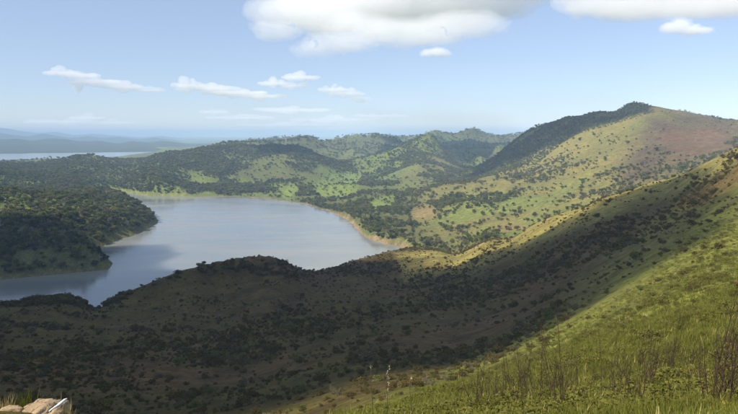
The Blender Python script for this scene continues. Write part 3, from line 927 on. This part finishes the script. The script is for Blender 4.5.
def woods():
    n = 190000
    x, y = sample_area(n, -0.60, 0.60, 860, 3400)
    x2, y2 = sample_area(60000, -0.60, 0.60, 3400, 6600)
    x = np.concatenate([x, x2]); y = np.concatenate([y, y2])
    z, d, ds, ds2, D, az = height(x, y, True)
    near_side = D < np.interp(az, [-0.7, -0.02, 0.03, 0.10, 0.3, 0.5, 0.8], [800, 850, 900, 960, 900, 850, 800])
    p = wood_density(x, y, z, d, D)
    h = np.clip(rng.lognormal(math.log(6.6), 0.33, len(x)), 3.0, 14.0) * np.where(D > 3400, 1.4, 1.0)
    uu, vv, _ = project(x, y, z)
    h = np.where((uu > 520) & (D < 3000), h * np.where((vv < 130) & (D < 2050), 0.38, np.where(vv < 118, 0.45, 0.75)), h)
    keep = (rng.random(len(x)) < p) & (~near_side) & (clear_of(x, y, z + h) > -0.004)
    x, y, z, D, h = x[keep], y[keep], z[keep], D[keep], h[keep]
    return x, y, z, D, h
wx, wy, wz, wD, wh = woods()
print('woods', len(wx))
wsize = wh / wD
order = np.argsort(-wsize * (np.abs(np.arctan2(wx, wy)) < 0.54) * (clear_of(wx, wy, wz + 0.5 * wh) > 0))
single = order[:300]; rest = order[300:]

def place_trees(idx, x, y, z, h, protos, name, labels, group, cat, wide=(0.95, 1.35)):
    """individual plants: an Empty at the foot > trunk, crown (copies share mesh data)"""
    for i in idx:
        k = int(rng.integers(len(protos)))
        cm, tm = protos[k]
        e = link(name, None, None, (x[i], y[i], z[i] - 0.03 * h[i]))
        e.empty_display_size = 0.5
        w = h[i] * rng.uniform(*wide)
        e.scale = (w, w, h[i])
        e.rotation_euler = (0, 0, rng.uniform(0, 6.28))
        lab, grp = labels(i, k)
        tag(e, lab, cat, grp)
        link('crown', cm, e); link('trunk', tm, e)

def size_word(q, a, b):
    return 'small' if q < a else ('tall' if q > b else 'middle-sized')
def wood_label(i, k):
    u, v, dep = project(wx[i], wy[i], wz[i])
    kind = size_word(wh[i], 6.5, 9.0) + ' ' + ('dark conifer' if k >= 9 else ('greyish brown oak' if k >= 6 else ('dark green oak' if k >= 4 else 'olive green oak')))
    if u < 170:
        if v > 262: return kind + ' at the water edge of the headland low point', 'trees at the edge of the headland'
        if v > 246: return kind + ' above the inlet of the wooded headland', 'trees above the inlet of the headland'
        return kind + (' near the outer tip of the wooded headland' if u > 112 else (' in the middle of the wooded headland' if u > 55 else ' at the landward end of the wooded headland')), 'trees on the back of the headland'
    if u < 430:
        return kind + (' above the bare bank on the lake shore' if v > 236 else ' back from the bare bank of the lake'), 'trees along the far shore'
    if v > 226: return kind + ' in the hollow behind the sunlit ridge', 'trees in the hollow behind the ridge'
    return kind + ' on the straw-coloured foot of the mountain', 'trees at the foot of the mountain'
place_trees(single, wx, wy, wz, wh, TREES, 'tree', wood_label, '', 'tree')

mid = rest[wD[rest] < 1900]; farr = rest[wD[rest] >= 1900]
TC = stuff_collection('woodland', TREES + [snag_mesh(1), snag_mesh(2)]); FC = stuff_collection('far_woodland', FARTREES)
def tree_kind(idx, kinds):
    """olive and bare grey-brown oaks on the sunny side, more dark ones on the wooded side"""
    u, v, dep = project(wx[idx], wy[idx], wz[idx])
    olive_, dark_, grey_, pine_ = kinds
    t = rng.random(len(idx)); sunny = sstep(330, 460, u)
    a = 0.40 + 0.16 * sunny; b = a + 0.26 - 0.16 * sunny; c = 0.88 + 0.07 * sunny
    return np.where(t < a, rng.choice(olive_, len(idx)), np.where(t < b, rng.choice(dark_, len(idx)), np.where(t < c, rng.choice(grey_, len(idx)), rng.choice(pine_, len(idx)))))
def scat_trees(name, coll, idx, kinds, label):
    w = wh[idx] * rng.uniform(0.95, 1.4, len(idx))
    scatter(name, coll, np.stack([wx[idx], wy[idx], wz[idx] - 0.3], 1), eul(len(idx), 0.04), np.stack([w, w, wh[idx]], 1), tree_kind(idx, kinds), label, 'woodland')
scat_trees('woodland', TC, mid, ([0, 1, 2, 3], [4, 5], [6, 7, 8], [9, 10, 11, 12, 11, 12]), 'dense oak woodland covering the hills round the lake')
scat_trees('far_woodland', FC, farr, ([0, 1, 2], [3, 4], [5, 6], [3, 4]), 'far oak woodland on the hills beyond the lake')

# chaparral on the near slopes
def chaparral():
    x, y = sample_area(160000, -0.62, 0.62, 70, 960)
    z, d, ds, ds2, D, az = height(x, y, True)
    u, v, dep = project(x, y, z)
    lim = np.interp(az, [-0.7, -0.02, 0.03, 0.10, 0.3, 0.5, 0.8], [690, 800, 900, 960, 900, 850, 800])
    nm = fbm(x, y, 90, 4, 501); ns = fbm(x, y, 28, 3, 502)
    p = np.clip(0.20 + 0.75 * nm + 0.45 * ns, 0.03, 0.9)
    # woods on the crest above the lake
    crest = in_poly(u, v, [(-20, 290), (70, 288), (95, 306), (140, 275), (200, 258), (285, 262), (300, 282), (270, 276), (200, 276), (150, 288), (110, 306), (60, 304), (0, 310)]) & (D > 520)
    p = np.where(crest, np.clip(0.3 + 0.6 * nm, 0.1, 0.5), p)
    grass = in_poly(u, v, [(330, 430), (400, 405), (488, 366), (549, 330), (614, 300), (656, 266), (690, 232), (760, 190), (900, 150), (900, 600), (300, 600)]) & (D < 400)
    p = np.where(grass, 0.05, p)
    p = np.where(in_poly(u, v, [(258, 288), (290, 284), (296, 296), (268, 303)]), 0.0, p)
    h = (0.45 + rng.gamma(2.0, 0.42, len(x))) * np.where(crest, 2.5, 1.0) * np.where(rng.random(len(x)) < 0.15, 1.5, 1) * np.interp(D, [70, 200, 400], [0.45, 0.75, 1.0])
    h = np.minimum(h, np.where(crest, 4.6, 4.0))
    keep = (rng.random(len(x)) < p * np.interp(D, [70, 250, 500], [1, 1, 0.8])) & (D < lim) & (d > 4) & (clear_of(x, y, z + h) > -0.004)
    return x[keep], y[keep], z[keep], D[keep], h[keep], crest[keep]
cx_, cy_, cz_, cD, ch, ccrest = chaparral()
print('shrubs', len(cx_))
vis = (np.abs(np.arctan2(cx_, cy_)) < 0.535) & (clear_of(cx_, cy_, cz_ + 0.6 * ch) > 0)
order = np.argsort(-(ch / cD) * vis)
def shrub_label(i, k):
    u, v, dep = project(cx_[i], cy_[i], cz_[i])
    kind = 'greyish brown' if k == 6 else ('olive green' if k == 5 else 'brownish green')
    if ccrest[i]:
        kind = size_word(ch[i], 3.0, 4.8) + ' ' + kind
        return kind + (' bushy tree on the low knoll by the lake' if u < 96 else ' bushy tree on the hilltop above the lake'), 'trees on the hilltops above the lake'
    kind = size_word(ch[i], 1.2, 2.2) + ' ' + kind
    if u > 480 and v < 262: return kind + ' shrub on the long ridge below the mountain', 'shrubs along the ridge'
    if u > 380 and cD[i] < 260: return kind + ' shrub in the shade just below the sunlit grass', 'shrubs below the sunlit grass'
    if u < 200 and cD[i] < 320: return kind + ' shrub on the dark slope straight below the boulder', 'shrubs on the slope below the boulder'
    if cD[i] > 420: return kind + ' shrub on the brown slope under the wooded hilltop', 'shrubs under the wooded hilltop'
    return kind + ' shrub in the middle of the shaded brown slope', 'shrubs in the middle of the shaded slope'
place_trees(order[:300], cx_, cy_, cz_, ch, SHRUBS, 'shrub', shrub_label, '', 'shrub', (1.1, 1.7))
rest = order[300:]
SCOL = stuff_collection('chaparral', SHRUBS)
w = ch[rest] * rng.uniform(1.0, 1.6, len(rest))
scatter('chaparral', SCOL, np.stack([cx_[rest], cy_[rest], cz_[rest] - 0.1], 1), eul(len(rest), 0.05), np.stack([w, w, ch[rest]], 1), rng.integers(0, len(SHRUBS), len(rest)), 'low chaparral scattered over the brown slope', 'chaparral')

# ------------------------------------------------------------------ foreground: grass, scrub, bare stems, rocks
def ground_z(x, y):
    return float(height(np.array([x]), np.array([y]))[0])
BRIGHT = [(335, 425), (400, 407), (488, 372), (549, 337), (614, 307), (656, 272), (690, 237), (760, 192), (900, 150), (900, 700), (330, 700)]
def tuft_mesh(name, seed, n, mat, spread, wid, bend=0.45):
    r = np.random.default_rng(seed)
    V = []; Fq = []
    for k in range(n):
        an = r.uniform(0, 6.283); q = spread * math.sqrt(r.random())
        b = np.array([q * math.cos(an), q * math.sin(an), -0.05])
        h = r.uniform(0.45, 1.0); dr = r.uniform(0, 6.283); lean = r.uniform(0.05, bend) * h
        dv = np.array([math.cos(dr), math.sin(dr), 0]); sv = np.array([-dv[1], dv[0], 0]) * wid * r.uniform(0.6, 1.2)
        m = b + dv * lean * 0.3 + np.array([0, 0, 0.55 * h]); t = b + dv * lean + np.array([0, 0, h])
        i = len(V)
        V += [b - sv, b + sv, m + sv * 0.7, m - sv * 0.7, t + sv * 0.12, t - sv * 0.12]
        Fq += [(i, i + 1, i + 2, i + 3), (i + 3, i + 2, i + 4, i + 5)]
    return mesh_from(name, V, Fq, mat)
TUFTS = [(tuft_mesh('tuft', 500 + k, 22, FOL_GRASS, 0.45, 0.030), None) for k in range(3)] + [(tuft_mesh('tuft', 510 + k, 18, FOL_DRY, 0.4, 0.026), None) for k in range(1)]
GCOL = stuff_collection('grass', TUFTS)
def grass():
    n = 130000
    az = rng.uniform(-0.75, 0.80, n); D = np.exp(rng.uniform(math.log(1.8), math.log(300), n))
    x = np.sin(az) * D; y = np.cos(az) * D
    z = height(x, y)
    u, v, dep = project(x, y, z)
    keep = (in_poly(u, v + rng.normal(0, 7, n), BRIGHT) & (clear_of(x, y, z + 0.3) > -0.01)) | ((D < 4.2) & (v > 470) & (rng.random(n) < 0.4)) | ((D < 14) & (az > 0.05))
    x, y, z, D = x[keep], y[keep], z[keep], D[keep]
    n = len(x)
    h = rng.uniform(0.14, 0.42, n) * np.interp(D, [4, 60, 300], [0.9, 1.2, 1.7])
    h = np.where((np.arctan2(x, y) < 0.05) & (D < 5), h * 0.45, h)
    w = h * np.interp(D, [4, 30, 120, 300], [1.0, 1.6, 2.4, 3.0])
    patch = fbm(x, y, 12, 3, 611)
    pick = np.where(rng.random(n) < 0.05 + 0.12 * (patch > 0.3), 3, rng.integers(0, 3, n))
    scatter('grass', GCOL, np.stack([x, y, z], 1), eul(n, 0.1), np.stack([w, w, h], 1), pick, 'yellow-green grass covering the sunlit slope', 'grass')
grass()

SCRUB = [tree_meshes(700 + k, 420, 0.055, 'shrub', FOL_OLIVE) for k in range(5)]
def scrub():
    n = 9000
    az = rng.uniform(0.0, 0.60, n); D = np.exp(rng.uniform(math.log(9), math.log(280), n))
    x = np.sin(az) * D; y = np.cos(az) * D
    z = height(x, y)
    u, v, dep = project(x, y, z)
    h = rng.uniform(0.25, 0.75, n) * np.interp(D, [9, 40, 150], [0.55, 1.0, 1.5])
    keep = in_poly(u, v, BRIGHT) & (rng.random(n) < np.clip(0.3 + 1.1 * fbm(x, y, 14, 3, 620), 0.04, 0.9)) & (clear_of(x, y, z + h) > -0.004) & (v < 440)
    x, y, z, D, h = x[keep], y[keep], z[keep], D[keep], h[keep]
    vis = (np.abs(np.arctan2(x, y)) < 0.535)
    o = np.argsort(-(h / D) * vis)
    def low_label(i, k):
        u, v, dep = project(x[i], y[i], z[i])
        near_ = 'among the tallest leafless shrubs' if u > 660 else ('around the slender straight bare stem' if u > 600 else ('near the single thin leafless stem' if u > 500 else 'at the edge of the shaded slope'))
        return size_word(h[i], 0.24, 0.36) + ' yellow-green leafy shrub in the grass ' + near_, 'low shrubs on the sunlit slope'
    place_trees(o[:90], x, y, z, h, SCRUB, 'low_shrub', low_label, '', 'shrub', (1.1, 1.8))
    rest = o[90:]
    w = h[rest] * rng.uniform(1.1, 2.0, len(rest))
    scatter('scrub', stuff_collection('scrub', SCRUB), np.stack([x[rest], y[rest], z[rest] - 0.05], 1), eul(len(rest)), np.stack([w, w, h[rest]], 1), rng.integers(0, 5, len(rest)), 'low olive scrub dotted over the sunlit slope', 'scrub')
scrub()

def stem_mesh(seed, h, rad, twigs, lean):
    """one bare stem with side twigs, foot at the origin"""
    r = np.random.default_rng(seed)
    path = [np.array([0, 0, -0.08])]
    d = np.array([r.normal(0, lean), r.normal(0, lean), 1.0])
    n = 7
    for k in range(n):
        d = d + np.array([r.normal(0, 0.05), r.normal(0, 0.05), 0.02]); d /= np.linalg.norm(d)
        path.append(path[-1] + d * (h + 0.08) / n)
    rad_l = np.linspace(rad, rad * 0.25, n + 1)
    parts = [tube(path, rad_l, 5)]
    for k in range(twigs):
        i = int(r.integers(2, n)); s = path[i] + (path[i + 1] - path[i]) * r.random()
        an = r.uniform(0, 6.283); out = np.array([math.cos(an), math.sin(an), r.uniform(0.7, 1.8)]); out /= np.linalg.norm(out)
        L = h * r.uniform(0.10, 0.32) * (1.15 - i / n * 0.6)
        m = s + out * L * 0.5 + r.normal(0, 0.015, 3); e = m + (out * 0.5 + np.array([0, 0, 0.25]) + r.normal(0, 0.1, 3)) * L * 0.8
        rr = rad_l[i] * 0.5
        parts.append(tube([s, m, e], [rr, rr * 0.75, rr * 0.3], 4))
        if r.random() < 0.6:
            e2 = m + (out + r.normal(0, 0.5, 3)) * L * 0.35
            parts.append(tube([m, e2], [rr * 0.6, rr * 0.25], 3))
    v, f = merge(parts)
    return mesh_from('stem', v, f, TWIG, True)

def bare_shrub(u, v, D, hpx, nst, label, seed, group=None, rad=0.011, mat=None, spread=0.10):
    p = at(u, v, D); z = ground_z(p[0], p[1])
    r = np.random.default_rng(seed)
    e = link('bare_shrub', None, None, (p[0], p[1], z)); e.empty_display_size = 0.3
    top = at(u, v - hpx, D)[2]
    h = max(0.35, top - z)
    tag(e, label, 'shrub', group)
    rad *= 1.1; nst = max(2, int(nst * 1.0))
    for k in range(nst):
        hh = h * (1.0 if k == 0 else r.uniform(0.45, 0.9))
        o = link('stem', stem_mesh(seed * 31 + k, hh, rad * (0.6 + 0.4 * hh / h), int(5 + hh * 6), 0.05 if k == 0 else 0.22), e)
        o.location = (r.normal(0, spread), r.normal(0, spread), 0) if k else (0, 0, 0)
    return e
GB = 'bare shrubs on the sunlit slope'
bare_shrub(711, 411, 9.6, 122, 6, 'tallest bare leafless shrub with dark branching stems in the sunlit grass', 1, GB, 0.013)
bare_shrub(731, 411, 9.2, 92, 6, 'dense bare brown shrub beside the tallest leafless shrub', 2, GB, 0.012, spread=0.16)
bare_shrub(639, 411, 11, 78, 4, 'slender bare shrub with one straight dark stem and short side twigs', 3, GB, 0.013)
bare_shrub(670, 411, 10.5, 48, 4, 'bare twiggy shrub between the two tallest leafless shrubs', 4, GB, 0.009)
bare_shrub(547, 412, 13.5, 52, 2, 'single thin dark leafless stem rising from pale green scrub', 5, GB, 0.013)
bare_shrub(622, 411, 11.5, 50, 4, 'grey-brown leafless shrub leaning beside the slender straight stem', 6, GB, 0.009)
k = 7
def bare_label(u, h, n):
    a = 'very short' if h < 330 else ('short' if h < 520 else 'waist-high')
    b = 'sparse' if n <= 3 else ('twiggy' if n == 4 else 'bushy')
    c = 'close to the tallest leafless shrub' if u > 680 else ('close to the slender straight bare stem' if u > 600 else ('close to the single thin leafless stem' if u > 525 else 'in pale grass near the shaded slope'))
    return a + ' ' + b + ' leafless shrub ' + c
for (u, v, D, hp, ns) in ((690, 411, 10, 62, 4), (655, 411, 10.8, 56, 3), (602, 412, 12, 38, 4), (584, 412, 12.5, 30, 4), (570, 412, 13, 34, 3), (530, 412, 14, 26, 4), (514, 412, 14.5, 32, 4), (500, 412, 15, 34, 6),
                          (492, 412, 15, 28, 6), (478, 412, 16, 22, 3), (458, 413, 17, 26, 3), (440, 413, 17.5, 18, 3), (725, 400, 12, 48, 5), (700, 396, 14, 40, 4), (676, 392, 15, 34, 4), (648, 392, 16, 40, 5), (612, 396, 15, 30, 4), (562, 400, 16, 26, 3),
                          (735, 378, 18, 44, 5), (690, 372, 20, 30, 5), (655, 368, 24, 22, 5), (630, 376, 22, 22, 4), (596, 386, 20, 22, 4), (545, 396, 19, 20, 4)):
    hp_, ns_ = hp * D, ns
    bare_shrub(u, v, D, hp, ns, bare_label(u, hp_, ns_), k, GB, 0.008); k += 1

rb = np.random.default_rng(77)
for q in range(80):
    u = 738 - 268 * rb.random() ** 1.5; D = rb.uniform(10.5, 30); vv = 412 - 45 * sstep(11, 30, D) * sstep(450, 700, u)
    hp = (20 + 80 * rb.random() ** 1.3) * 13 / D + 8; hp_, ns_ = hp * D, int(rb.integers(3, 6))
    bare_shrub(u, vv, D, hp, ns_, bare_label(u, hp_, ns_), k, GB, 0.011); k += 1

def yellow_shrub():
    p = at(722, 408, 8.4); z = ground_z(p[0], p[1])
    e = link('yellow_shrub', None, None, (p[0], p[1], z)); e.empty_display_size = 0.3
    tag(e, 'yellow-leaved low bush at the foot of the tallest leafless shrub', 'shrub')
    m = foliage_material('yellow_leaves', (0.34, 0.24, 0.05), (0.36, 0.26, 0.06), 0.3, 6.0)
    r = np.random.default_rng(91)
    pts = crown_points(900, r, [(0, 0, 0.14, 0.16, 0.14, 0.12), (0.16, 0.03, 0.12, 0.13, 0.12, 0.10), (-0.16, 0.0, 0.11, 0.12, 0.12, 0.09), (0.05, -0.05, 0.24, 0.10, 0.1, 0.08)], 0.3)
    link('foliage', mesh_from('foliage', *leaf_cards(pts, 0.014, r), m), e)
    for q in range(5):
        o = link('stem', stem_mesh(900 + q, 0.28, 0.005, 4, 0.4), e); o.location = (r.normal(0, .06), r.normal(0, .04), 0)
yellow_shrub()

def stalk(u, D, vtop, label, seed, heads=True, u_top=None):
    """dry flower stalk with pale seed heads, rooted on the ground near the viewer"""
    r = np.random.default_rng(seed)
    p = at(u, 430, D); z = ground_z(p[0], p[1])
    q = at(u_top or u, vtop, D)
    e = link('dry_stalk', None, None, (p[0], p[1], z)); e.empty_display_size = 0.2
    tag(e, label, 'plant')
    top = np.array([q[0] - p[0], q[1] - p[1], q[2] - z])
    path = [top * t + np.array([0.02 * math.sin(t * 5), 0, 0]) * (1 if 0 < t < 1 else 0) for t in np.linspace(0, 1, 8)]
    path[0] = np.array([0, 0, -0.05])
    link('stem', mesh_from('stem', *tube(path, np.linspace(0.006, 0.003, 8), 5), BARK, True), e)
    sh = foliage_material('seed_head', (0.42, 0.36, 0.24), (0.50, 0.44, 0.30), 0.2, 30)
    for t in (np.linspace(0.62, 1.0, 6) if heads else (1.0,)):
        c = top * t + r.normal(0, 0.010, 3)
        pts = c + r.normal(0, 1, (22, 3)) * np.array([0.006, 0.006, 0.014])
        link('seed_head', mesh_from('seed_head', *leaf_cards(pts, 0.007, r), sh), e)
stalk(384, 7.5, 367, 'dry stalk lined with pale seed heads against the shaded slope', 21, True, 389)
stalk(371, 7.8, 366, 'thin dry stalk with one pale tip against the shaded slope', 22, False, 372)
stalk(411, 8.2, 378, 'short dry stalk with one pale seed head beside the grass', 23, False, 411)

def rock_material():
    m, nt = new_mat('sandstone')
    g = N(nt, 'ShaderNodeNewGeometry')
    n1 = noise_n(nt, g.outputs['Position'], 6.0, 6, 0.65); n2 = noise_n(nt, g.outputs['Position'], 45.0, 5, 0.7)
    c = mix(nt, ramp(nt, n1, 0.35, 0.65), (0.33, 0.225, 0.12), (0.44, 0.33, 0.19))
    c = mix(nt, ramp(nt, n2, 0.55, 0.75), c, (0.22, 0.16, 0.10))
    vo = N(nt, 'ShaderNodeTexVoronoi', feature='DISTANCE_TO_EDGE'); vo.inputs['Scale'].default_value = 5.0
    wp = mix(nt, 0.12, g.outputs['Position'], N(nt, 'ShaderNodeTexNoise').outputs['Color'])
    nt.links.new(wp, vo.inputs['Vector'])
    c = mix(nt, ramp(nt, vo.outputs['Distance'], 0.0, 0.035, 0.75, 0.0), c, (0.07, 0.05, 0.035))
    li = noise_n(nt, g.outputs['Position'], 17.0, 4, 0.7)
    c = mix(nt, ramp(nt, li, 0.60, 0.68, 0.0, 0.7), c, (0.30, 0.28, 0.22))
    b = N(nt, 'ShaderNodeBump'); b.inputs['Strength'].default_value = 0.7; b.inputs['Distance'].default_value = 0.02
    nt.links.new(n2, b.inputs['Height'])
    princ(nt, c, 0.9, 0.15, b.outputs[0])
    return m
ROCK = rock_material()
def rock(u, vtop, D, wpx, dep, label, seed, tilt=0.0):
    q = at(u, vtop, D); z = ground_z(q[0], q[1])
    hw = wpx / 2 / F * D
    zb = z - 0.10
    hh = (q[2] - zb) / 2
    bm = bmesh.new()
    bmesh.ops.create_icosphere(bm, subdivisions=4, radius=1.0)
    off = Vector((seed * 3.7, seed * 1.3, seed * 2.1))
    for v in bm.verts:
        p = v.co.copy()
        k = 1 + 0.26 * mnoise.noise(p * 1.1 + off) + 0.16 * mnoise.noise(p * 2.6 + off) + 0.08 * mnoise.noise(p * 6 + off) + 0.035 * mnoise.noise(p * 14 + off)
        s = Vector([math.copysign(abs(c) ** 0.72, c) for c in p])
        v.co = Vector((s.x * hw * k, s.y * dep * k, s.z * hh * k + tilt * s.x * hw))
    me = bpy.data.meshes.new('rock'); bm.to_mesh(me); bm.free()
    for p in me.polygons: p.use_smooth = True
    me.materials.append(ROCK)
    return tag(link('rock', me, None, (q[0], q[1], zb + hh)), label, 'rock')
rock(37, 404, 4.75, 30, 0.18, 'tan sandstone boulder under the bleached stick', 1, 0.05)
rock(56, 408, 4.65, 16, 0.14, 'small pinkish rock wedged right against the tan boulder', 2, -0.12)
rock(4, 411.5, 4.7, 22, 0.14, 'low pale rock lying in the grass beside the tan boulder', 3)
def stick():
    a = at(49, 411.5, 4.55); b = at(67, 398.5, 4.62)
    d = b - a
    path = [a + d * t + np.array([0, 0, 0.002 * math.sin(9 * t)]) for t in np.linspace(0, 1, 9)]
    rad = [0.005, 0.0065, 0.006, 0.009, 0.0085, 0.0115, 0.0095, 0.010, 0.004]
    v, f = tube([p - a for p in path], rad, 8)
    tag(link('stick', mesh_from('stick', v, f, PALE, True), None, a), 'bleached white stick leaning on the tan boulder', 'stick')
stick()
def rock_tuft(u, D, vtop, n, seed, mat, label):
    q = at(u, vtop, D); z = ground_z(q[0], q[1])
    h = max(0.08, q[2] - z)
    me = tuft_mesh('blades', seed, n * 2, mat, 0.45, 0.020, 0.6)
    o = link('grass_tuft', me, None, (q[0], q[1], z)); o.scale = (h * 0.8, h * 0.8, h)
    tag(o, label, 'grass')
rock_tuft(22, 4.95, 390, 46, 801, FOL_GRASS, 'green grass tuft behind the tan boulder')
rock_tuft(6, 4.9, 393, 34, 802, FOL_DRY, 'straw-coloured grass tuft over the low pale rock')
rock_tuft(33, 5.0, 386, 10, 803, FOL_GRASS, 'few long grass blades beside the green tuft behind the boulder')
rock_tuft(66, 4.6, 400, 18, 804, FOL_DRY, 'sparse dry grass tuft under the tip of the bleached stick')
rock_tuft(52, 4.9, 393, 6, 805, FOL_DRY, 'two or three thin blades behind the bleached stick')


# ------------------------------------------------------------------ haze
def haze():
    m, nt = new_mat('haze_air')
    pv = N(nt, 'ShaderNodeVolumePrincipled')
    pv.inputs['Color'].default_value = (0.58, 0.78, 1.0, 1)
    pv.inputs['Density'].default_value = 8.6e-5
    pv.inputs['Anisotropy'].default_value = -0.4
    o = N(nt, 'ShaderNodeOutputMaterial'); nt.links.new(pv.outputs[0], o.inputs['Volume'])
    bm = bmesh.new(); bmesh.ops.create_cube(bm, size=1.0)
    R_, top, bot = 36000.0, 350.0, -60.0
    for v in bm.verts:
        v.co = (v.co.x * 2 * R_, v.co.y * 2 * R_, top if v.co.z > 0 else bot)
    me = bpy.data.meshes.new('haze'); bm.to_mesh(me); bm.free(); me.materials.append(m)
    tag(link('haze', me), 'thin blue haze hanging over the lake and the far hills', 'haze', kind='stuff')
haze()
